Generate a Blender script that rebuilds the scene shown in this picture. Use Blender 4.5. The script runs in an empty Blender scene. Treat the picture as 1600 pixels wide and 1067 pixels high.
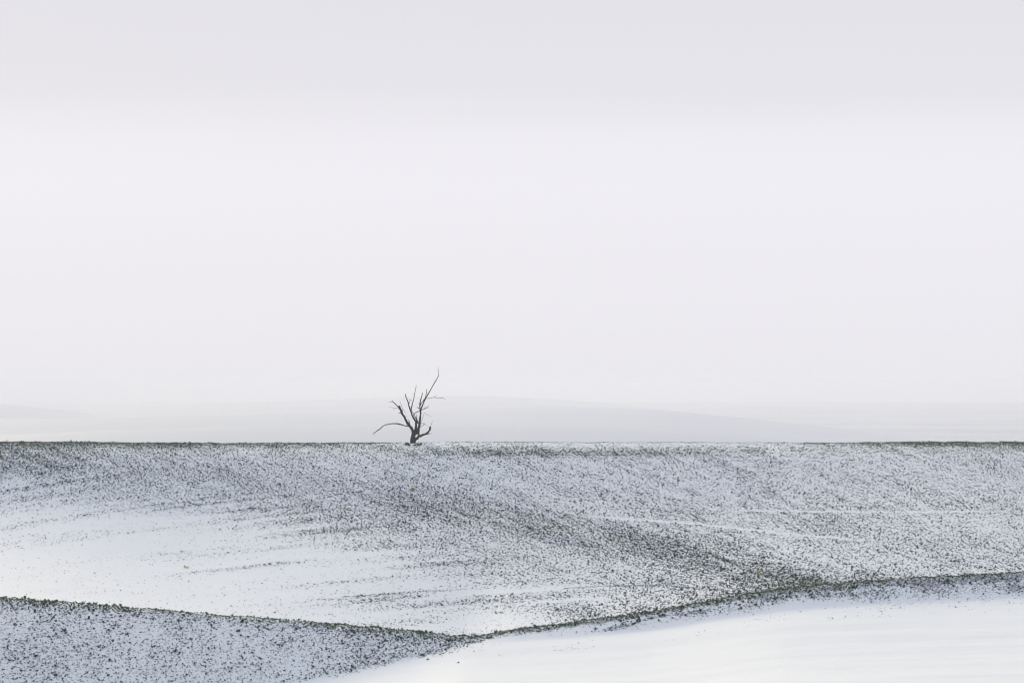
import bpy, math
import numpy as np

# ------------------------------------------------------------------ camera
sc = bpy.context.scene
F_PX = 4444.4            # focal length in pixels of the 1600 px wide photograph (100 mm lens)
HOR = 600.0              # row of the true horizon
CZ = 18.0                # camera height above the datum
cam_d = bpy.data.cameras.new('camera')
cam_d.lens = 100; cam_d.sensor_width = 36
cam_d.shift_y = (HOR - 533.5) / 1600.0
cam_d.clip_start = 0.5; cam_d.clip_end = 40000
cam = bpy.data.objects.new('camera', cam_d)
cam.location = (0, 0, CZ); cam.rotation_euler = (math.radians(90), 0, 0)
sc.collection.objects.link(cam); sc.camera = cam

# ------------------------------------------------------------------ sky, sun, exposure
SUN_EL, SUN_AZ = 8.0, -26.0            # azimuth to the right of the view direction (+Y)
w = bpy.data.worlds.new('World'); sc.world = w; w.use_nodes = True
nt = w.node_tree; nt.nodes.clear()
N, L = nt.nodes.new, nt.links.new
wo = N('ShaderNodeOutputWorld')
sky = N('ShaderNodeTexSky'); sky.sky_type = 'NISHITA'; sky.sun_disc = False
sky.sun_elevation = math.radians(SUN_EL); sky.sun_rotation = math.radians(SUN_AZ)
sky.air_density = 1.0; sky.dust_density = 3.0
bg1 = N('ShaderNodeBackground'); bg1.inputs[1].default_value = 0.05
L(sky.outputs[0], bg1.inputs[0])
# the stratus: a closed cloud deck, a shade darker above a bright foggy base
geo = N('ShaderNodeTexCoord'); sep = N('ShaderNodeSeparateXYZ'); L(geo.outputs['Generated'], sep.inputs[0])
mp = N('ShaderNodeMapping'); mp.inputs['Scale'].default_value = (5, 5, 70); L(geo.outputs['Generated'], mp.inputs[0])
nz = N('ShaderNodeTexNoise'); nz.inputs['Scale'].default_value = 1.0; nz.inputs['Detail'].default_value = 4
L(mp.outputs[0], nz.inputs[0])
ma = N('ShaderNodeMath'); ma.operation = 'MULTIPLY_ADD'; ma.inputs[1].default_value = 0.012; L(nz.outputs[0], ma.inputs[0]); L(sep.outputs[2], ma.inputs[2])
rmp = N('ShaderNodeValToRGB'); L(ma.outputs[0], rmp.inputs[0])
e = rmp.color_ramp.elements
e[0].position = 0.0;  e[0].color = (0.81, 0.80, 0.845, 1)
e[1].position = 1.0;  e[1].color = (0.57, 0.642, 0.752, 1)          # thinner and bluer overhead
for p, c in ((0.075, (0.862, 0.852, 0.902, 1)), (0.092, (0.852, 0.842, 0.892, 1)), (0.108, (0.788, 0.78, 0.828, 1)),
             (0.13, (0.768, 0.76, 0.81, 1)), (0.35, (0.64, 0.685, 0.775, 1))):
    k = e.new(p); k.color = c
bg2 = N('ShaderNodeBackground'); bg2.inputs[1].default_value = 1.015; L(rmp.outputs[0], bg2.inputs[0])
mx = N('ShaderNodeMixShader'); mx.inputs[0].default_value = 0.985
L(bg1.outputs[0], mx.inputs[1]); L(bg2.outputs[0], mx.inputs[2]); L(mx.outputs[0], wo.inputs[0])

sun_d = bpy.data.lights.new('sun', 'SUN'); sun_d.energy = 5.0; sun_d.angle = math.radians(24); sun_d.color = (1.0, 0.86, 0.58)
sun = bpy.data.objects.new('sun', sun_d); sc.collection.objects.link(sun)
sun.rotation_euler = (math.radians(90 - SUN_EL), 0, math.radians(180 - SUN_AZ))
sun.location = (-60, 80, 60)

sc.view_settings.view_transform = 'Standard'; sc.view_settings.look = 'None'
sc.view_settings.exposure = 0.0; sc.view_settings.gamma = 1.0; sc.view_settings.use_curve_mapping = False
sc.render.engine = 'CYCLES'
sc.cycles.use_denoising = True; sc.cycles.filter_width = 1.1
sc.cycles.volume_bounces = 3; sc.cycles.max_bounces = 6; sc.cycles.diffuse_bounces = 3

# ------------------------------------------------------------------ numeric helpers
rng = np.random.default_rng(7)

def smooth(a, b, x):
    t = np.clip((x - a) / (b - a), 0, 1); return t * t * (3 - 2 * t)

def _hash(ix, iy, seed):
    h = (ix.astype(np.int64) * 374761393 + iy.astype(np.int64) * 668265263 + seed * 1442695041) & 0xFFFFFFFF
    h = ((h ^ (h >> 13)) * 1274126177) & 0xFFFFFFFF
    return ((h ^ (h >> 16)) & 0xFFFFFF) / float(0xFFFFFF)

def vnoise(x, y, seed=0):
    ix, iy = np.floor(x), np.floor(y); fx, fy = x - ix, y - iy
    fx = fx * fx * (3 - 2 * fx); fy = fy * fy * (3 - 2 * fy)
    a = _hash(ix, iy, seed); b = _hash(ix + 1, iy, seed); c = _hash(ix, iy + 1, seed); d = _hash(ix + 1, iy + 1, seed)
    return (a * (1 - fx) + b * fx) * (1 - fy) + (c * (1 - fx) + d * fx) * fy

def fbm(x, y, seed=0, octv=3):
    s, a, t = 0, 1.0, 0
    for k in range(octv):
        s = s + a * vnoise(x * 2 ** k, y * 2 ** k, seed + k); t += a; a *= 0.5
    return s / t

def pchip(xs, ys, x):
    xs = np.asarray(xs, float); ys = np.asarray(ys, float)
    h = np.diff(xs); d = np.diff(ys) / h
    m = np.zeros(len(xs)); m[0], m[-1] = d[0], d[-1]
    for i in range(1, len(xs) - 1):
        if d[i - 1] * d[i] > 0:
            w1, w2 = 2 * h[i] + h[i - 1], h[i] + 2 * h[i - 1]
            m[i] = (w1 + w2) / (w1 / d[i - 1] + w2 / d[i])
    x = np.clip(x, xs[0], xs[-1]); i = np.clip(np.searchsorted(xs, x) - 1, 0, len(xs) - 2)
    t = (x - xs[i]) / h[i]
    return ((1 + 2 * t) * (1 - t) ** 2 * ys[i] + t * (1 - t) ** 2 * h[i] * m[i]
            + t * t * (3 - 2 * t) * ys[i + 1] + t * t * (t - 1) * h[i] * m[i + 1])

# ------------------------------------------------------------------ the lie of the land
# Along each bearing (written as the photograph's column u) the ground runs through these
# stations: (distance in metres, row where the photograph shows it).
COLS = [-500, 0, 350, 640, 730, 810, 1000, 1250, 1600, 2100]
#            foot of near slope     swale          near crest      dip behind      field toe       mid field       field crest
STATIONS = [
    [(60, 1150), (113, 1115), (132, 915), (141, 935), (149, 914), (208, 793), (234, 690)],
    [(60, 1150), (118, 1112), (135, 935), (144, 955), (152, 936), (210, 800), (235, 691)],
    [(60, 1150), (130, 1086), (142, 962), (149, 976), (156, 959), (209, 813), (237, 693.5)],
    [(60, 1150), (141, 1032), (148.3, 987.5), (154.6, 994), (161, 978), (206.5, 812), (237.8, 691.5)],
    [(60, 1150), (146, 1010), (150, 995.5), (156, 1000), (163, 983), (206, 812), (238, 691)],
    [(60, 1149), (147.6, 1003), (151.5, 984.5), (157.3, 989), (165, 970), (205.7, 811), (238.3, 691)],
    [(60, 1145), (151, 987), (155, 959), (161, 964), (170, 938), (205, 806), (239, 691)],
    [(60, 1140), (155, 953), (160, 918), (164, 922), (171, 902), (205, 796), (240, 692)],
    [(60, 1135), (160, 934), (165, 895), (169, 898), (175, 882), (205, 782), (240, 691)],
    [(60, 1130), (164, 912), (170, 868), (174, 872), (179, 858), (207, 775), (240, 690)],
]
NST = 7
AZC = math.atan((2100 - 800) / F_PX)
PRE = [(-5.0, -1.75), (25.0, -3.6)]                                  # (distance, height) under the camera
POST = [(262.0, -7.5), (330.0, -16.0), (700.0, -45.0), (1600.0, -66.0), (4000.0, -72.0), (14000.0, -76.0)]

def height(X, Y, micro=True):
    X = np.asarray(X, float); Y = np.asarray(Y, float)
    R = np.hypot(X, Y); az = np.arctan2(X, Y)
    azc = np.clip(az, -AZC, AZC)
    D = R * np.cos(azc)
    u = 800 + F_PX * np.tan(azc)
    ys, zs = [], []
    for d, z in PRE: ys.append(np.full_like(u, d)); zs.append(np.full_like(u, z))
    for k in range(NST):
        yk = pchip(COLS, [s[k][0] for s in STATIONS], u); pk = pchip(COLS, [s[k][1] for s in STATIONS], u)
        ys.append(yk); zs.append((HOR - pk) / F_PX * yk)
    for d, z in POST: ys.append(np.full_like(u, d)); zs.append(np.full_like(u, z))
    n = len(ys); dl = [(zs[i + 1] - zs[i]) / (ys[i + 1] - ys[i]) for i in range(n - 1)]
    m = [dl[0]]
    for i in range(1, n - 1):
        h0, h1 = ys[i] - ys[i - 1], ys[i + 1] - ys[i]
        w = (dl[i - 1] * h1 + dl[i] * h0) / (h0 + h1)
        same = dl[i - 1] * dl[i] > 0
        lim = 3 * np.minimum(np.abs(dl[i - 1]), np.abs(dl[i]))
        m.append(np.where(same, np.sign(w) * np.minimum(np.abs(w), lim), 0.0 * w))
    m.append(dl[-1])
    for i in (3, 4, 5): m[i] = 0.0 * m[i]            # level in the swale, on the near crest and in the dip behind it
    z = np.where(D < ys[0], zs[0], zs[-1])
    for i in range(n - 1):
        h = ys[i + 1] - ys[i]; t = np.clip((D - ys[i]) / h, 0, 1)
        val = ((1 + 2 * t) * (1 - t) ** 2 * zs[i] + t * (1 - t) ** 2 * h * m[i]
               + t * t * (3 - 2 * t) * zs[i + 1] + t * t * (t - 1) * h * m[i + 1])
        z = np.where((D >= ys[i]) & (D <= ys[i + 1]), val, z)
    if micro:
        far = 1 - smooth(240, 300, D)
        dr = smooth(85, 110, D) * (1 - smooth(135, 160, D)) + 0.25 * (1 - smooth(85, 110, D))
        z = z + dr * (0.16 * (fbm(X / 16 + 0.05 * Y, Y / 5, 13, 3) - 0.5) + 0.03 * (fbm(X / 3.2, Y / 1.1, 15, 2) - 0.5))
        z = z + far * 0.10 * (fbm(X / 7, Y / 9, 3, 2) - 0.5)
    return z

def project(X, Y, z):
    return 800 + F_PX * X / Y, HOR - F_PX * z / Y

SWALE_X = np.array(COLS, float)
def row_of(k, u):
    return pchip(COLS, [s[k][1] for s in STATIONS], u)

def seg_dist(u, v, pts, fy=1.0):
    best = np.full(np.shape(u), 1e9)
    for (a, b), (c, d) in zip(pts[:-1], pts[1:]):
        dx, dy = c - a, (d - b) * fy
        t = np.clip(((u - a) * dx + (v - b) * fy * dy) / (dx * dx + dy * dy), 0, 1)
        best = np.minimum(best, np.hypot(u - a - t * dx, (v - b) * fy - t * dy))
    return best

BELT = [(-600, 690), (0, 728), (250, 742), (500, 768), (700, 795), (950, 836), (1100, 872), (1260, 916)]
WHITE = [([(395, 874), (520, 868), (640, 862), (720, 857)], 5.5), ([(600, 942), (760, 926), (900, 918), (1000, 914)], 3.5),
         ([(560, 962), (700, 950), (830, 941)], 3.0), ([(780, 946), (900, 937), (960, 933), (1015, 929)], 2.5),
         ([(0, 832), (150, 818), (330, 800)], 4.0), ([(200, 822), (330, 806), (440, 798)], 3.5), ([(330, 824), (430, 812)], 3.0),
         ([(0, 872), (200, 850), (330, 835)], 5.0), ([(150, 898), (350, 884), (520, 862)], 4.0), ([(300, 905), (480, 895), (640, 878), (720, 872)], 4.0),
         ([(1130, 798), (1350, 800), (1600, 799)], 1.0), ([(900, 806), (1080, 818), (1250, 836), (1420, 850)], 1.6)]

def cover(X, Y, u, v):
    """share of the ground where the crop stands out of the snow, and the greenness of it"""
    n_big = fbm(X / 6, Y / 14, 21, 3) - 0.5
    n_mid = fbm(X / 1.6, Y / 3.5, 31, 3) - 0.5
    crest2 = row_of(2, u); sw = row_of(1, u)
    Dn = pchip(COLS, [s[2][0] for s in STATIONS], u)          # distance of the near crest
    near = Y < Dn + 1.5
    # --- main field
    d = 0.52 + 0 * u
    d = d - 0.06 * smooth(1150, 1500, u) * smooth(700, 740, v)
    belt = seg_dist(u, v, BELT)
    d = d + 0.27 * np.exp(-(belt / (24 + 12 * smooth(0, 300, 900 - u))) ** 2) * (0.6 + 0.4 * smooth(500, 1000, u) + 0.25 * smooth(300, 0, u))
    d = d + 0.25 * smooth(260, 0, u) * smooth(770, 700, v)
    d = d + 0.30 * np.exp(-((v - 708) / 6) ** 2) * smooth(560, 700, u) * smooth(1250, 1000, u)
    top = v - row_of(6, u)
    d = d + 0.30 * smooth(9, 2, top) * (smooth(620, 300, u) + 0.8 * smooth(1150, 1300, u)) + 0.1 * smooth(14, 4, top)
    vb = pchip([-500, 0, 200, 400, 550, 700, 850, 960, 1050], [772, 776, 790, 812, 845, 880, 935, 985, 1010], u)
    q = v + 0.155 * u - 0.00006 * u * u
    st = vnoise(q / 13, u / 420 + 0.3 * n_big, 41) * 0.65 + vnoise(q / 5.5, u / 260, 43) * 0.35
    inside = smooth(-12, 42, v - vb + 34 * n_big + 26 * (st - 0.5))
    sparse = (0.12 + 0.55 * smooth(0.47, 0.78, st)) * (0.38 + 0.62 * smooth(20, 620, u)) * smooth(150, 50, v - vb)
    sparse = np.maximum(sparse, 0.05 + 0.32 * smooth(250, 800, u) * smooth(0.4, 0.7, st) + 0.30 * smooth(760, 980, u))
    d = d * (1 - inside) + np.minimum(d, sparse) * inside
    for pts, wd in WHITE:
        d = d * (1 - 0.93 * smooth(pts[-1][0] + 8, pts[-1][0] - 150, u) * smooth(pts[0][0] - 8, pts[0][0] + 60, u) * np.exp(-(seg_dist(u, v, pts, 1.0) / wd) ** 2))
    d = d * (1 + 0.25 * n_big + 0.15 * n_mid)
    sweep = vnoise(q / 4.2, u / 520 + 0.2 * n_big, 47)
    diag = vnoise((v - 0.42 * (u - 800)) / 5.5, (v * 0.42 + u) / 75, 49)
    rowf = (1 - smooth(760, 980, u)) * smooth(-70, 10, v - vb) * (0.5 + 1.0 * sweep) + (1 - (1 - smooth(760, 980, u)) * smooth(-70, 10, v - vb)) * (0.8 + 0.45 * diag)
    d = d * rowf
    # the field's lower lip behind the verge
    d = d * (1 - 0.45 * smooth(11, 4, top) * smooth(520, 680, u) * smooth(1500, 1200, u)) * (1 - 0.6 * (Y > pchip(COLS, [s[6][0] for s in STATIONS], u) + 1.0))
    lip = np.exp(-((v - crest2) / 14) ** 2) * smooth(1000, 1200, u) * smooth(1500, 1300, u)
    d = d + 0.25 * lip
    # --- near bank: the planted slope between the swale and the near crest
    span = np.maximum(sw - crest2, 8); f = (v - crest2) / span          # 0 at the crest, 1 in the swale
    left = smooth(760, 690, u)
    dn_left = 0.70 + 0.22 * smooth(20, 2, v - crest2) + 0.3 * (n_mid + n_big)
    edge = row_of(1, u) - 16 + 3 * smooth(500, 100, u) * 0
    dn_left = dn_left * smooth(6, -6, v - pchip([-500, 0, 440, 520, 600, 690, 760], [1400, 1250, 1076, 1056, 1037, 1019, 1003], u) - 12 * n_mid)
    w_v = pchip([700, 800, 950, 1100, 1250, 1400, 1600, 2100], [0.8, 0.75, 0.85, 0.72, 0.78, 0.95, 1.0, 1.0], u)
    dn_right = (1.1 * smooth(0.34 * w_v, 0.0, f) + 0.85 * smooth(1.2 * w_v, 0.55 * w_v, f + 0.6 * n_big)) * (0.9 + 1.1 * n_mid + 0.6 * n_big)
    track = np.exp(-(seg_dist(u, v, [(760, 1002), (930, 981), (1000, 970), (1070, 958)]) / 4) ** 2)
    dn_right = dn_right * (1 - 0.9 * track) + 0.9 * np.exp(-(seg_dist(u, v, [(945, 984), (985, 974), (1020, 964), (1100, 955)]) / 2.5) ** 2)
    dn_right = np.where((f > 0.9) & (v < sw + 20), np.maximum(dn_right, 0.10 * (n_mid > 0.06)), dn_right)
    dn = dn_left * left + dn_right * (1 - left)
    d = np.where(near, dn, d)
    d = np.where(Y > 252, np.where(Y > 300, 0.95 + 0.4 * (fbm(X / 260, Y / 90, 17, 3) - 0.5), 0.12), d)
    green = np.where(near, 0.25 + 0.5 * smooth(10, 0, v - crest2), 0.30 + 0.70 * smooth(38, 6, top))
    green = green + 0.55 * np.exp(-((v - 708) / 8) ** 2) * smooth(560, 700, u) + 0.35 * smooth(200, 0, u) * smooth(770, 720, v) + 0.4 * lip + 0.35 * np.exp(-(belt / 16) ** 2) * smooth(500, 800, u)
    return np.clip(d, 0, 1.15), np.clip(green, 0, 1)

# ------------------------------------------------------------------ material helpers
def new_mat(name):
    m = bpy.data.materials.new(name); m.use_nodes = True
    t = m.node_tree; t.nodes.clear()
    return m, t, t.nodes.new, t.links.new

def snow_material(name, far=False):
    m, t, N, L = new_mat(name)
    out = N('ShaderNodeOutputMaterial'); b = N('ShaderNodeBsdfPrincipled'); L(b.outputs[0], out.inputs[0])
    b.inputs['Roughness'].default_value = 0.75; b.inputs['Specular IOR Level'].default_value = 0.2
    co = N('ShaderNodeTexCoord')
    at = N('ShaderNodeAttribute'); at.attribute_name = 'bare_soil'
    mp = N('ShaderNodeMapping'); L(co.outputs['Object'], mp.inputs[0])
    mp.inputs['Rotation'].default_value = (0, 0, math.radians(-21)); 
    mp.inputs['Scale'].default_value = (0.004, 0.03, 0.02) if far else (1.0, 0.45, 1.0)
    n1 = N('ShaderNodeTexNoise'); n1.inputs['Scale'].default_value = 1.0 if far else 8.0; n1.inputs['Detail'].default_value = 5; n1.inputs['Roughness'].default_value = 0.65
    L(mp.outputs[0], n1.inputs[0])
    rg = N('ShaderNodeMapRange')
    if far:      # too far to tell plants from snow: an even thin cover with faint strips
        ad = N('ShaderNodeMath'); ad.operation = 'MULTIPLY_ADD'; L(n1.outputs[0], ad.inputs[0]); ad.inputs[1].default_value = 0.25; ad.inputs[2].default_value = 0.87
        mu = N('ShaderNodeMath'); mu.operation = 'MULTIPLY'; L(ad.outputs[0], mu.inputs[0]); L(at.outputs['Fac'], mu.inputs[1]); L(mu.outputs[0], rg.inputs[0])
        rg.inputs[1].default_value = 0.0; rg.inputs[2].default_value = 1.0; rg.inputs[3].default_value = 0.0; rg.inputs[4].default_value = 0.55
    else:
        # soil shows where the noise falls under the bare share of the ground
        ad = N('ShaderNodeMath'); ad.operation = 'MULTIPLY_ADD'; L(at.outputs['Fac'], ad.inputs[0]); ad.inputs[1].default_value = 0.29; ad.inputs[2].default_value = 0.25
        sb = N('ShaderNodeMath'); sb.operation = 'SUBTRACT'; L(ad.outputs[0], sb.inputs[0]); L(n1.outputs[0], sb.inputs[1])
        L(sb.outputs[0], rg.inputs[0])
        rg.inputs[1].default_value = -0.03; rg.inputs[2].default_value = 0.07; rg.inputs[3].default_value = 0.0; rg.inputs[4].default_value = 0.75
    n2 = N('ShaderNodeTexNoise'); n2.inputs['Scale'].default_value = 0.6; n2.inputs['Detail'].default_value = 4; L(co.outputs['Object'], n2.inputs[0])
    cs = N('ShaderNodeMix'); cs.data_type = 'RGBA'; L(n2.outputs[0], cs.inputs[0])
    cs.inputs[6].default_value = (0.80, 0.81, 0.84, 1); cs.inputs[7].default_value = (0.87, 0.865, 0.865, 1)
    n3 = N('ShaderNodeTexNoise'); n3.inputs['Scale'].default_value = 0.35; L(co.outputs['Object'], n3.inputs[0])
    so = N('ShaderNodeMix'); so.data_type = 'RGBA'; L(n3.outputs[0], so.inputs[0])
    so.inputs[6].default_value = (0.15, 0.20, 0.29, 1); so.inputs[7].default_value = (0.23, 0.235, 0.28, 1)
    cm = N('ShaderNodeMix'); cm.data_type = 'RGBA'; L(rg.outputs[0], cm.inputs[0]); L(cs.outputs[2], cm.inputs[6]); L(so.outputs[2], cm.inputs[7])
    L(cm.outputs[2], b.inputs['Base Color'])
    if not far:
        nb = N('ShaderNodeTexNoise'); nb.inputs['Scale'].default_value = 7; nb.inputs['Detail'].default_value = 5; L(mp.outputs[0], nb.inputs[0])
        st = N('ShaderNodeMath'); st.operation = 'MULTIPLY_ADD'; L(at.outputs['Fac'], st.inputs[0]); st.inputs[1].default_value = 0.9; st.inputs[2].default_value = 0.16
        bp = N('ShaderNodeBump'); bp.inputs['Distance'].default_value = 0.12
        L(st.outputs[0], bp.inputs['Strength']); L(nb.outputs[0], bp.inputs['Height']); L(bp.outputs[0], b.inputs['Normal'])
    return m

def simple_noise_mat(name, c0, c1, scale, rough=0.85, bump=0.0):
    m, t, N, L = new_mat(name)
    out = N('ShaderNodeOutputMaterial'); b = N('ShaderNodeBsdfPrincipled'); L(b.outputs[0], out.inputs[0])
    b.inputs['Roughness'].default_value = rough; b.inputs['Specular IOR Level'].default_value = 0.2
    co = N('ShaderNodeTexCoord'); n = N('ShaderNodeTexNoise'); n.inputs['Scale'].default_value = scale; n.inputs['Detail'].default_value = 4
    L(co.outputs['Object'], n.inputs[0])
    c = N('ShaderNodeMix'); c.data_type = 'RGBA'; L(n.outputs[0], c.inputs[0]); c.inputs[6].default_value = (*c0, 1); c.inputs[7].default_value = (*c1, 1)
    L(c.outputs[2], b.inputs['Base Color'])
    if bump:
        bp = N('ShaderNodeBump'); bp.inputs['Distance'].default_value = bump; bp.inputs['Strength'].default_value = 0.8
        L(n.outputs[0], bp.inputs['Height']); L(bp.outputs[0], b.inputs['Normal'])
    return m

def plant_mat(name):
    m, t, N, L = new_mat(name)
    out = N('ShaderNodeOutputMaterial'); b = N('ShaderNodeBsdfPrincipled'); L(b.outputs[0], out.inputs[0])
    b.inputs['Roughness'].default_value = 0.7; b.inputs['Specular IOR Level'].default_value = 0.25
    at = N('ShaderNodeAttribute'); at.attribute_name = 'tint'; L(at.outputs['Color'], b.inputs['Base Color'])
    return m

M_SNOW = snow_material('snow_field'); M_FAR = snow_material('snow_far', True)
M_PLANT = plant_mat('crop_leaf')
M_BARK = simple_noise_mat('bark', (0.020, 0.020, 0.020), (0.056, 0.054, 0.054), 9, 0.9, 0.03)
M_SOIL = simple_noise_mat('frozen_soil', (0.20, 0.24, 0.30), (0.34, 0.36, 0.40), 6, 0.9, 0.01)

def link_mesh(name, verts, faces, mat, smooth_shade=False, uniform=None):
    me = bpy.data.meshes.new(name)
    verts = np.asarray(verts, np.float32); faces = np.asarray(faces, np.int32)
    k = faces.shape[1]
    me.vertices.add(len(verts)); me.vertices.foreach_set('co', verts.ravel())
    me.loops.add(faces.size); me.loops.foreach_set('vertex_index', faces.ravel())
    me.polygons.add(len(faces)); me.polygons.foreach_set('loop_start', np.arange(0, faces.size, k, dtype=np.int32))
    me.polygons.foreach_set('use_smooth', np.full(len(faces), smooth_shade))
    me.update(calc_edges=True); me.validate()
    me.materials.append(mat)
    o = bpy.data.objects.new(name, me); sc.collection.objects.link(o)
    return o

def grid_faces(nr, nc, wrap=False):
    i = np.arange(nr - 1)[:, None]; j = np.arange(nc if wrap else nc - 1)[None, :]
    a = i * nc + j; b = i * nc + (j + 1) % nc
    return np.stack([a, b, b + nc, a + nc], -1).reshape(-1, 4)

# ------------------------------------------------------------------ ground: one sheet to the horizon
th = np.concatenate([np.arange(-180, -24, 4.0), np.arange(-24, -11.2, 0.4), np.linspace(-11.2, 11.2, 640), np.arange(11.6, 24.1, 0.4), np.arange(28, 180, 4.0)])
th = np.radians(th)
rr = np.concatenate([[0.5], np.linspace(6, 95, 40), np.linspace(96, 165, 230), np.linspace(165.25, 252, 330), np.linspace(254, 300, 24), np.geomspace(306, 12000, 70)])
RR, TT = np.meshgrid(rr, th, indexing='ij')
GX, GY = (RR * np.sin(TT)).ravel(), (RR * np.cos(TT)).ravel()
GZ = height(GX, GY)
GU, GV = 800 + F_PX * np.clip(np.where(GY > 1, GX / np.maximum(GY, 1), 9), -0.29, 0.29), HOR - F_PX * GZ / np.maximum(GY, 1)
cov, _ = cover(GX, GY, GU, GV)
cov = np.where((RR.ravel() > 95) & (GY > 1), cov, 0.0)
# clods, drill rows and drifts: low lumps under the snow where the crop stands
row = GX * 0.93 + GY * 0.36
lump = (fbm(GX / 0.55, GY / 0.9, 51, 2) - 0.5) * 0.15 + 0.018 * np.sin(row / 0.48 * 2 * math.pi + 3 * vnoise(GX / 3, GY / 3, 9))
GZ = GZ + lump * np.clip(cov, 0, 1) * (RR.ravel() < 255) + 0.02 * (fbm(GX / 1.5, GY / 2.5, 61, 2) - 0.5) * (RR.ravel() < 250)
ground = link_mesh('ground', np.stack([GX, GY, GZ + CZ], 1), grid_faces(len(rr), len(th), True), M_SNOW, True)
at = ground.data.attributes.new('bare_soil', 'FLOAT', 'POINT'); at.data.foreach_set('value', cov.astype(np.float32))
ground['kind'] = 'structure'; ground['label'] = 'snow covered rolling field dusted thinly over soil'; ground['category'] = 'field'

# ------------------------------------------------------------------ far hills, fading into the fog
def far_hill(ridge, dist, depth, base, label, bare, ulo, uhi):
    us = np.linspace(ulo, uhi, 180); vs = np.linspace(-1, 1, 60)
    pr = pchip([p[0] for p in ridge], [p[1] for p in ridge], us)
    V, U = np.meshgrid(vs, us, indexing='ij'); P = np.broadcast_to(pr, U.shape)
    Yd = dist + V * depth; X = (U - 800) / F_PX * Yd
    zr = (HOR - P) / F_PX * dist
    bell = np.cos(V * math.pi / 2) ** 1.5
    z = base + (zr - base) * bell + 0.0012 * dist * (fbm(X / 500, Yd / 700, int(dist), 2) - 0.5) * bell
    z[0, :] = base - 3; z[-1, :] = base - 3
    o = link_mesh('hill', np.stack([X.ravel(), Yd.ravel(), z.ravel() + CZ], 1), grid_faces(60, 180), M_FAR, True)
    a = o.data.attributes.new('bare_soil', 'FLOAT', 'POINT')
    fb = bare * (1 + 0.35 * smooth(1000, 100, U.ravel())) * (0.8 + 0.4 * fbm(X.ravel() / 420, Yd.ravel() / 160, int(dist) + 5, 2))
    a.data.foreach_set('value', fb.astype(np.float32))
    o['kind'] = 'structure'; o['label'] = label; o['category'] = 'hill'
    return o

far_hill([(-900, 720), (-300, 696), (0, 681), (200, 673), (400, 668), (640, 664), (800, 664), (950, 668), (1100, 677), (1250, 690), (1600, 715)],
         1400, 620, -72, 'lowest pale snowy rise just beyond the field crest', 0.5, -900, 1600)
far_hill([(-900, 668), (0, 655), (200, 652), (450, 646), (700, 640), (850, 636), (1000, 639), (1090, 646), (1200, 658), (1300, 670), (1400, 682), (1500, 694), (1700, 718)],
         2800, 1000, -74, 'broad snowy hill with a clean slope running down into fog', 0.46, -900, 1700)
far_hill([(-900, 650), (0, 645), (200, 638), (450, 626), (700, 619), (850, 624), (950, 630), (1090, 643), (1250, 662), (1500, 690)],
         7000, 1900, -80, 'faint higher snowy hill almost lost in fog', 0.5, -900, 1500)
far_hill([(-1500, 590), (-600, 604), (-200, 614), (0, 630), (120, 642), (260, 652)],
         6500, 1500, -80, 'dim bluish hillside at the edge of the fog', 0.7, -1500, 260)

# ------------------------------------------------------------------ the winter crop
def leaves(px, py, pz, size, green, nl, yellow=None, erect=0.5, frost=None):
    """bent diamond leaves, several to a plant; returns verts, faces, tints"""
    n = len(px)
    idx = np.repeat(np.arange(n), nl)
    k = len(idx)
    a = rng.uniform(0, 2 * math.pi, k); el = np.radians(rng.uniform(12, 80, k) * (0.6 + erect * 0.6)); ln = size[idx] * rng.uniform(0.55, 1.15, k)
    wd = ln * rng.uniform(0.38, 0.68, k)
    dx, dy, dz = np.cos(a) * np.cos(el), np.sin(a) * np.cos(el), np.sin(el)
    sx, sy = -np.sin(a), np.cos(a)
    off = size[idx] * 0.12
    bx, by, bz = px[idx] + dx * off, py[idx] + dy * off, pz[idx] - 0.015
    mid = 0.55
    v0 = np.stack([bx, by, bz], 1)
    v1 = np.stack([bx + dx * ln * mid + sx * wd * 0.5, by + dy * ln * mid + sy * wd * 0.5, bz + dz * ln * mid * 1.12], 1)
    v2 = np.stack([bx + dx * ln, by + dy * ln, bz + dz * ln * 0.85], 1)
    v3 = np.stack([bx + dx * ln * mid - sx * wd * 0.5, by + dy * ln * mid - sy * wd * 0.5, bz + dz * ln * mid * 1.05], 1)
    V = np.stack([v0, v1, v2, v3], 1).reshape(-1, 3)
    Fc = np.arange(4 * k).reshape(-1, 4)
    g = green[idx][:, None]; r = rng.uniform(0, 1, (k, 1))
    dark = np.array([[0.010, 0.020, 0.028]]) + r * np.array([[0.024, 0.042, 0.058]])
    grn = np.array([[0.030, 0.070, 0.030]]) + r * np.array([[0.075, 0.120, 0.050]])
    brn = np.array([[0.085, 0.060, 0.050]]) + r * np.array([[0.06, 0.05, 0.04]])
    mixg = np.clip(g * 1.25 - 0.08 + rng.normal(0, 0.12, (k, 1)), 0, 1)
    c = dark * (1 - mixg) + grn * mixg
    isb = (rng.uniform(0, 1, (n,)) < 0.06)[idx][:, None]
    c = np.where(isb, brn, c)
    if frost is not None:            # leaves half buried in rime where the snow lies thick
        fr = np.clip(frost[idx] * rng.uniform(0.3, 1.3, k), 0, 0.9)[:, None]
        c = c * (1 - fr) + np.array([[0.30, 0.32, 0.35]]) * fr
    if yellow is not None:
        yl = np.array([[0.40, 0.36, 0.13]]) + r * np.array([[0.18, 0.16, 0.12]])
        c = np.where(yellow[idx][:, None], yl, c)
    C = np.repeat(np.concatenate([np.clip(c, 0, 1), np.ones((k, 1))], 1), 4, 0)
    return V, Fc, C

def plant_object(name, V, Fc, C):
    o = link_mesh(name, V, Fc, M_PLANT)
    a = o.data.attributes.new('tint', 'FLOAT_COLOR', 'POINT'); a.data.foreach_set('color', C.astype(np.float32).ravel())
    return o

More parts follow.
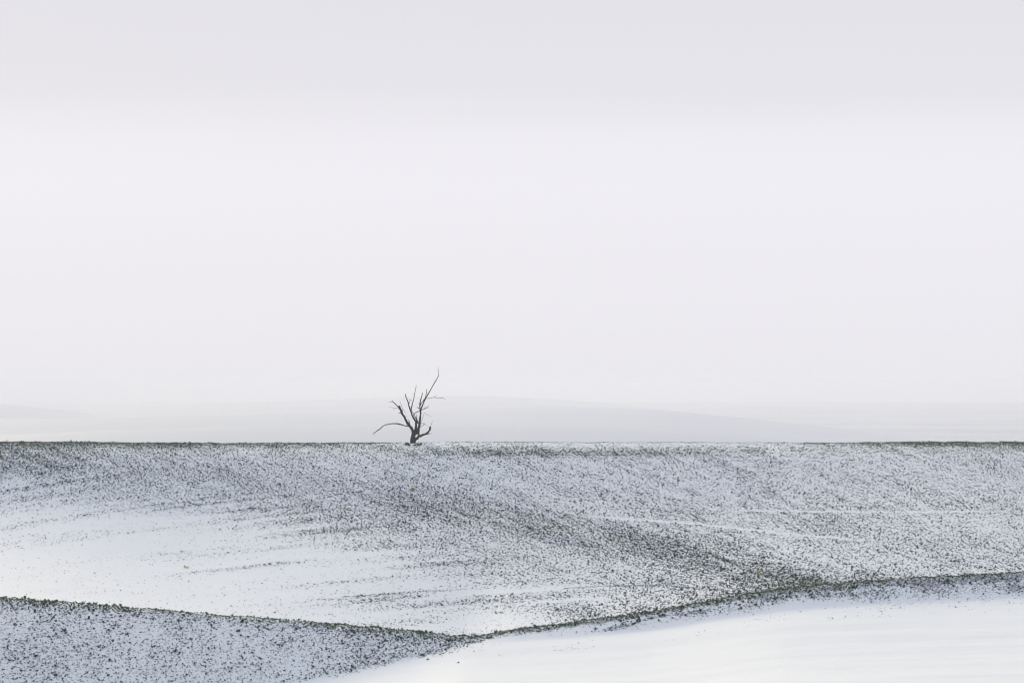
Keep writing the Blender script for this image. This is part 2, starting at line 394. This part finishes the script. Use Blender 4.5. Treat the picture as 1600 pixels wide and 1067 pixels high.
def scatter(n, y0, y1, thresh_gain, name, label, size_rng, nl, bank=False):
    # drilled rows: seedlings a hand apart along gently weaving rows, never quite even
    rs, ps = n
    hw = 0.205 * y1; cx, sx = 0.93, 0.36
    A, B = np.meshgrid(np.arange(-cx * hw, cx * hw + sx * y1, rs), np.arange(cx * y0 - sx * hw, cx * y1 + sx * hw, ps), indexing='ij')
    A, B = A.ravel(), B.ravel()
    A = A + rng.normal(0, 0.30, A.size) * rs + 0.8 * (fbm(B / 16, A / 40, 71, 2) - 0.5); B = B + rng.uniform(-0.5, 0.5, B.size) * ps
    X, Y = A * cx - B * sx, A * sx + B * cx
    ok = (Y > y0) & (Y < y1) & (np.abs(X) < 0.205 * Y); X, Y = X[ok], Y[ok]; n = len(X)
    z = height(X, Y); u, v = project(X, Y, z)
    d, g = cover(X, Y, u, v)
    clump = fbm(X / 0.7, Y / 1.3, 81, 2)
    on_bank = Y < pchip(COLS, [s[2][0] for s in STATIONS], u) + 1.5
    keep = (on_bank == bank) & (rng.uniform(0, 1, n) < np.clip(d * thresh_gain * (0.8 + 0.4 * smooth(0.35, 0.7, clump)), 0, 1))
    X, Y, z, u, v, d, g = (q[keep] for q in (X, Y, z, u, v, d, g))
    lumpz = ((fbm(X / 0.55, Y / 0.9, 51, 2) - 0.5) * 0.15 + 0.018 * np.sin((X * 0.93 + Y * 0.36) / 0.48 * 2 * math.pi + 3 * vnoise(X / 3, Y / 3, 9))) * np.clip(d, 0, 1)
    size = rng.uniform(*size_rng, len(X)) * (0.45 + 0.70 * np.clip(d, 0, 1)) * rng.choice([0.75, 1.05, 1.6], len(X), p=[0.50, 0.40, 0.10])
    V, Fc, C = leaves(X, Y, z + lumpz + CZ, size, g, nl, frost=0.55 * smooth(0.45, 0.08, d))
    o = plant_object(name, V, Fc, C); o['kind'] = 'stuff'; o['label'] = label; o['category'] = 'crop'
    print(name, len(X), len(Fc))
    return o

scatter((0.23, 0.16), 143, 256, 1.45, 'winter_crop', 'dark seedlings poking through thin snow over the main field', (0.075, 0.15), 5)
scatter((0.20, 0.15), 104, 172, 0.95, 'winter_crop', 'dark seedlings and stubble on the near shaded bank', (0.075, 0.14), 5, True)

# ------------------------------------------------------------------ points of the photograph on the ground
def ground_at(u, v, y0=96.0, y1=246.0):
    Y = np.linspace(y0, y1, 4000); X = (u - 800) / F_PX * Y
    z = height(X, Y); _, p = project(X, Y, z)
    i = int(np.argmax(p <= v)) if (p <= v).any() else len(Y) - 1
    return X[i], Y[i], z[i]

# tyre track: bars of frozen soil pressed up by the tread
tv, tf = [], []
pts = np.array([(880, 919), (930, 916), (980, 914.5), (1040, 914.5), (1085, 917.5), (1130, 922), (1165, 927)], float)
us = np.arange(882, 1160, 3.1)
for uu in us:
    vv = np.interp(uu, pts[:, 0], pts[:, 1]); x, y, z = ground_at(uu + rng.uniform(-.5, .5), vv + rng.uniform(-.6, .6), 160)
    hw, hl, h = rng.uniform(0.022, 0.04), rng.uniform(0.10, 0.22), rng.uniform(0.02, 0.045); b = len(tv)
    for (sx, sy, sz) in ((-1, -1, -.03), (1, -1, -.03), (1, 1, -.03), (-1, 1, -.03), (-.6, -.9, h), (.6, -.9, h), (.6, .9, h), (-.6, .9, h)):
        tv.append((x + sx * hw + sy * 0.03, y + sy * hl, z + sz + CZ))
    tf += [(b, b + 1, b + 5, b + 4), (b + 1, b + 2, b + 6, b + 5), (b + 2, b + 3, b + 7, b + 6), (b + 3, b, b + 4, b + 7), (b + 4, b + 5, b + 6, b + 7)]
tt = link_mesh('tyre_track', tv, tf, M_SOIL); tt['kind'] = 'stuff'; tt['label'] = 'line of tractor tread marks pressed across the snow'; tt['category'] = 'track'

# ------------------------------------------------------------------ single plants
def one_plant(name, u, v, size, green, nl, label, cat, group=None, yellow=False, y0=96.0, erect=0.8):
    x, y, z = ground_at(u, v, y0)
    zero = np.zeros(1)
    V, Fc, C = leaves(zero, zero, zero, np.array([size]), np.array([green]), nl, np.array([yellow]), erect)
    o = plant_object(name, V, Fc, C); o.location = (x, y, z + CZ - 0.01)
    o['label'] = label; o['category'] = cat
    if group: o['group'] = group
    return o

one_plant('yellow_plant', 646, 766, 0.40, 0.5, 16, 'yellowed leafy plant in the dense belt below the dead tree', 'plant', yellow=True, y0=160, erect=0.1)
one_plant('yellow_plant', 290, 887, 0.30, 0.5, 12, 'yellow plant alone on the bright bare snow', 'plant', yellow=True, y0=160, erect=0.1)
one_plant('yellow_plant', 1187, 893, 0.32, 0.5, 12, 'yellow plant in the dark crop above the verge', 'plant', yellow=True, y0=160, erect=0.1)

vx = np.concatenate([rng.uniform(760, 1600, 95), rng.uniform(940, 1320, 45)])
for q in vx:
    cr = float(row_of(2, np.array(q))); swl = float(row_of(1, np.array(q)))
    vv = cr + abs(rng.normal(0, 0.30)) * (swl - cr) * 0.8 + 1.0
    one_plant('verge_tuft', q, vv, rng.uniform(0.12, 0.20), rng.uniform(0.2, 0.8), 11,
              'small dark leafy tuft on the verge between field and clean snow', 'plant', 'dark tufts along the verge', y0=140)
for q in range(70):
    uu = rng.uniform(5, 720); cr = float(row_of(2, np.array(uu)))
    vv = cr + 1 + abs(rng.normal(0, 22)); 
    if vv > 1062: continue
    one_plant('bank_tuft', uu, vv, rng.uniform(0.10, 0.16), rng.uniform(0.1, 0.5), 10,
              'small dark tuft near the top edge of the shaded bank', 'plant', 'dark tufts along the shaded bank')

# ------------------------------------------------------------------ the dead tree
TX, TY, TZ = ground_at(645, 692.5, 200)
TY = min(TY, 237.5); PXM = TY / F_PX / 7.1125                          # metres to one unit of the sketch below
def tp(zx, zy, dep=0.0):
    return np.array([(zx - 602) * PXM, dep * PXM, (942 - zy) * PXM])
tree = bpy.data.objects.new('dead_tree', None); sc.collection.objects.link(tree)
tree.location = (TX, TY, TZ + CZ - 0.05)
tree['label'] = 'bare dead tree with broken limbs alone on the field crest'; tree['category'] = 'tree'

LIMBS = []
def tube(name, pts, parent, sides=8, sub=4, rough=0.15):
    """pts: (x, y, radius, depth) in sketch units; smooth curve, knobbly radius, capped ends"""
    P = np.array([tp(p[0], p[1], p[3] if len(p) > 3 else 0.0) for p in pts]); Rd = np.array([p[2] for p in pts], float) * PXM
    n = len(P); s = np.linspace(0, n - 1, (n - 1) * sub + 1)
    C = np.zeros((len(s), 3)); 
    for i, t in enumerate(s):
        k = min(int(t), n - 2); f = t - k
        p0, p1, p2, p3 = P[max(k - 1, 0)], P[k], P[k + 1], P[min(k + 2, n - 1)]
        C[i] = 0.5 * ((2 * p1) + (-p0 + p2) * f + (2 * p0 - 5 * p1 + 4 * p2 - p3) * f * f + (-p0 + 3 * p1 - 3 * p2 + p3) * f ** 3)
    r = np.interp(s, np.arange(n), Rd)
    C[1:-1] += rng.normal(0, 1, (len(s) - 2, 3)) * r[1:-1, None] * rough * 1.2
    T = np.gradient(C, axis=0); T /= np.linalg.norm(T, axis=1)[:, None] + 1e-9
    up = np.array([0.13, 0.97, 0.2]); A = np.cross(T, up); A /= np.linalg.norm(A, axis=1)[:, None] + 1e-9; B = np.cross(T, A)
    ang = np.linspace(0, 2 * math.pi, sides, endpoint=False)
    prof = 1 + rng.normal(0, rough, (len(s), sides))
    V = (C[:, None, :] + (A[:, None, :] * np.cos(ang)[None, :, None] + B[:, None, :] * np.sin(ang)[None, :, None]) * (r[:, None] * prof)[:, :, None]).reshape(-1, 3)
    Fq = [tuple(q) for q in grid_faces(len(s), sides, True)]
    V = np.concatenate([V, C[:1] - T[:1] * r[0] * 0.4, C[-1:] + T[-1:] * r[-1] * 0.6])
    a, b = len(V) - 2, len(V) - 1; o = (len(s) - 1) * sides
    Fq += [(a, (i + 1) % sides, i) for i in range(sides)] + [(b, o + i, o + (i + 1) % sides) for i in range(sides)]
    me = bpy.data.meshes.new(name); me.from_pydata(V.tolist(), [], [tuple(map(int, f)) for f in Fq]); me.update()
    for p in me.polygons: p.use_smooth = True
    me.materials.append(M_BARK)
    ob = bpy.data.objects.new(name, me); sc.collection.objects.link(ob); ob.parent = parent
    LIMBS.append((ob, pts))
    return ob

trunk = tube('trunk', [(602, 970, 52), (602, 948, 37), (602, 928, 30), (601, 895, 27), (608, 855, 25), (617, 820, 23), (626, 796, 18)], tree, 12, 5, 0.06)
b1 = tube('branch', [(608, 838, 17, 0), (590, 780, 15, -10), (560, 730, 14, -25), (527, 678, 12.5, -35), (490, 610, 11.5, -45), (470, 570, 11, -50), (459, 540, 12.5, -52), (455, 522, 10, -52)], tree, 10)
tube('twig', [(462, 560, 6, -50), (440, 528, 5.5, -55), (412, 500, 5, -60), (382, 470, 4, -64), (372, 462, 3, -64)], b1)
tube('twig', [(384, 472, 2.2, -64), (358, 476, 1.8, -70), (332, 479, 1.0, -75)], b1, 5)
tube('twig', [(448, 548, 2.4, -52), (405, 545, 1.9, -70), (372, 536, 1.5, -80), (343, 530, 1.0, -88)], b1, 5)
tube('twig', [(407, 545, 1.6, -70), (392, 560, 1.2, -66), (382, 575, 0.9, -62)], b1, 5)
tube('twig', [(486, 608, 5, -45), (466, 602, 4.2, -60), (449, 596, 3, -70)], b1, 6)
tube('twig', [(492, 590, 2.2, -45), (480, 525, 1.7, -30), (468, 490, 1.4, -24), (456, 458, 0.9, -20)], b1, 5)
tube('twig', [(484, 540, 1.4, -30), (506, 572, 1.4, -22), (516, 590, 1.2, -18), (523, 612, 0.9, -15)], b1, 5)
tube('twig', [(572, 735, 5, -22), (562, 700, 4.5, -10), (557, 672, 3.4, -4)], b1, 6)
b2 = tube('branch', [(575, 748, 5, -20), (520, 742, 5.2, 10), (450, 722, 7.2, 45), (395, 717, 6.4, 70), (330, 724, 4.6, 95), (272, 742, 4.4, 115), (228, 780, 5.2, 128), (190, 806, 4.0, 140), (148, 832, 1.8, 150)], tree, 8)
tube('twig', [(226, 782, 3, 128), (216, 792, 2.6, 122), (206, 794, 1.6, 118)], b2, 5)
b3 = tube('branch', [(622, 830, 17, 0), (634, 770, 14, 22), (637, 715, 12.5, 34), (612, 662, 10, 42), (594, 622, 8.5, 48), (579, 585, 7.5, 52), (561, 530, 6, 60), (546, 475, 5, 66), (521, 412, 4.6, 74), (523, 383, 2, 78)], tree, 10)
tube('branch', [(581, 592, 6.5, 52), (592, 510, 5, 30), (612, 440, 4.2, 14), (628, 360, 3.2, 0), (641, 288, 1.4, -10)], tree, 7)
tube('twig', [(556, 508, 3, 62), (562, 478, 2.6, 50), (572, 461, 2.2, 44), (592, 453, 1.3, 36)], b3, 5)
tube('twig', [(570, 463, 2, 44), (562, 450, 1.6, 48), (557, 438, 1.0, 50)], b3, 5)
tube('twig', [(522, 400, 2.2, 75), (516, 405, 2, 82), (512, 412, 1, 86)], b3, 5)
b4 = tube('branch', [(636, 830, 17, 0), (655, 790, 17, -10), (675, 735, 13, -22), (687, 650, 9.6, -32), (688, 585, 8.6, -38), (681, 522, 6.4, -46), (692, 452, 5, -54), (706, 402, 4.4, -60), (713, 372, 2.6, -64)], tree, 10)
tube('twig', [(684, 552, 4.4, -42), (668, 544, 4.2, -54), (654, 533, 3.0, -62)], b4, 6)
tube('twig', [(657, 716, 6.5, 0), (637, 662, 5, 24), (612, 612, 4, 36), (590, 580, 3, 50)], b4, 6)
tube('twig', [(642, 672, 3.6, 18), (641, 640, 3, 10), (640, 612, 1.8, 4)], b4, 5)
tube('twig', [(662, 700, 4, -6), (650, 670, 3.4, -14), (652, 650, 2, -18)], b4, 5)
b5 = tube('branch', [(689, 578, 8, -38), (706, 524, 7, -24), (725, 478, 6.4, -12), (746, 432, 5.8, 0), (790, 356, 4.6, 16), (850, 252, 3.9, 36), (881, 192, 3.2, 46), (886, 150, 2.0, 50), (881, 86, 1.0, 54)], tree, 8)
tube('twig', [(681, 524, 4.6, -46), (705, 478, 4.6, -30), (738, 440, 4.6, -8)], b5, 6)
tube('twig', [(738, 446, 4.4, -4), (750, 392, 3.8, -22), (761, 326, 2.0, -40)], b5, 6)
tube('twig', [(879, 198, 2.6, 46), (888, 190, 2.0, 44), (893, 180, 1.2, 42)], b5, 5)
tube('twig', [(744, 437, 3.2, 0), (790, 436, 2.6, -26), (838, 424, 2.4, -46), (880, 431, 2.0, -62), (926, 432, 1.8, -78), (972, 447, 0.8, -90)], b5, 5)
tube('twig', [(842, 424, 1.8, -46), (854, 408, 1.3, -42), (872, 398, 0.9, -40)], b5, 5)
tube('twig', [(918, 432, 1.6, -76), (932, 424, 1.4, -80), (944, 434, 1.0, -86)], b5, 5)
tube('branch', [(600, 634, 3.2, 46), (630, 596, 4.2, 10), (690, 571, 4.6, -40), (745, 545, 3.4, -70), (781, 518, 1.8, -88)], tree, 7)
b6 = tube('twig', [(694, 695, 2.2, -28), (710, 660, 1.9, -44), (722, 628, 1.6, -54), (734, 600, 1.4, -60), (772, 616, 1.2, -74), (810, 642, 0.8, -86)], b4, 5)
tube('twig', [(684, 716, 4.4, -24), (708, 715, 3.4, -36), (733, 716, 2.6, -46), (716, 737, 2.2, -40), (688, 750, 2.0, -24)], b4, 6)
tube('twig', [(731, 717, 1.6, -46), (746, 728, 1.2, -56), (764, 736, 0.8, -64)], b4, 5)
b7 = tube('branch', [(612, 908, 17, 0), (640, 884, 15, -8), (670, 861, 13, -16), (720, 838, 12, -30), (768, 815, 9, -44), (788, 792, 8.2, -50), (795, 768, 11.5, -54), (797, 750, 7, -56)], tree, 10)
tube('twig', [(798, 758, 2.6, -56), (810, 722, 2.0, -50), (823, 684, 1.0, -46)], b7, 5)
tube('twig', [(735, 838, 6, -34), (762, 834, 5, -48), (782, 828, 4, -58), (815, 823, 1.0, -70)], b7, 6)
tube('twig', [(768, 812, 3.4, -44), (778, 822, 3.0, -52), (782, 830, 2.4, -58)], b7, 5)
tube('branch', [(671, 866, 9, -16), (668, 815, 8.6, -18), (672, 770, 9, -20), (680, 722, 9, -24)], tree, 8)

# broken spurs and fine twigs on the limbs
for ob, pts in list(LIMBS):
    if ob.name.startswith('twig') or ob.name.startswith('trunk'): continue
    n = len(pts)
    for q in range(5 if n > 6 else 3):
        t = rng.uniform(0.35, 0.97) * (n - 1); k = min(int(t), n - 2); f = t - k
        a = [pts[k][i] * (1 - f) + pts[k + 1][i] * f for i in range(4)] if len(pts[k]) > 3 and len(pts[k + 1]) > 3 else None
        if a is None: continue
        hd = math.atan2(pts[k + 1][1] - pts[k][1], pts[k + 1][0] - pts[k][0]) + rng.choice([-1, 1]) * rng.uniform(0.5, 1.1)
        ln = rng.uniform(12, 42); dq = rng.uniform(-25, 25); r0 = min(a[2] * 0.45, rng.uniform(1.1, 2.2))
        bend = rng.uniform(-0.5, 0.5)
        p = [(a[0], a[1], r0, a[3])]
        for w_ in (0.35, 0.7, 1.0):
            p.append((a[0] + math.cos(hd + bend * w_) * ln * w_, a[1] + math.sin(hd + bend * w_) * ln * w_, max(r0 * (1 - 0.7 * w_), 0.6), a[3] + dq * w_))
        tube('twig', p, ob, 5, 2, 0.15)

for du in (-9, -5, 4, 8, 12):
    one_plant('grass_tuft', 645 + du + rng.uniform(-1, 1), 694.5 + rng.uniform(0, 2), rng.uniform(0.22, 0.36), 0.6, 16,
              'rough grass tuft at the foot of the dead tree', 'grass', 'grass tufts round the tree foot', y0=200)

# ------------------------------------------------------------------ the haze
bx, by0, zt, zb = 12300.0, 12300.0, CZ + 7.0, CZ - 84.0
hv = [(-bx, -by0, zb), (bx, -by0, zb), (bx, by0, zb), (-bx, by0, zb), (-bx, -by0, zt), (bx, -by0, zt), (bx, by0, zt), (-bx, by0, zt)]
hf = [(0, 3, 2, 1), (4, 5, 6, 7), (0, 1, 5, 4), (1, 2, 6, 5), (2, 3, 7, 6), (3, 0, 4, 7)]
m, t, N, L = new_mat('haze')
out = N('ShaderNodeOutputMaterial'); pv = N('ShaderNodeVolumePrincipled')
pv.inputs['Color'].default_value = (0.868, 0.875, 0.935, 1); pv.inputs['Density'].default_value = 0.00021; pv.inputs['Anisotropy'].default_value = 0.0
L(pv.outputs[0], out.inputs['Volume'])
hz = link_mesh('haze', hv, hf, m); hz['kind'] = 'stuff'; hz['label'] = 'pale winter fog over the fields'; hz['category'] = 'haze'
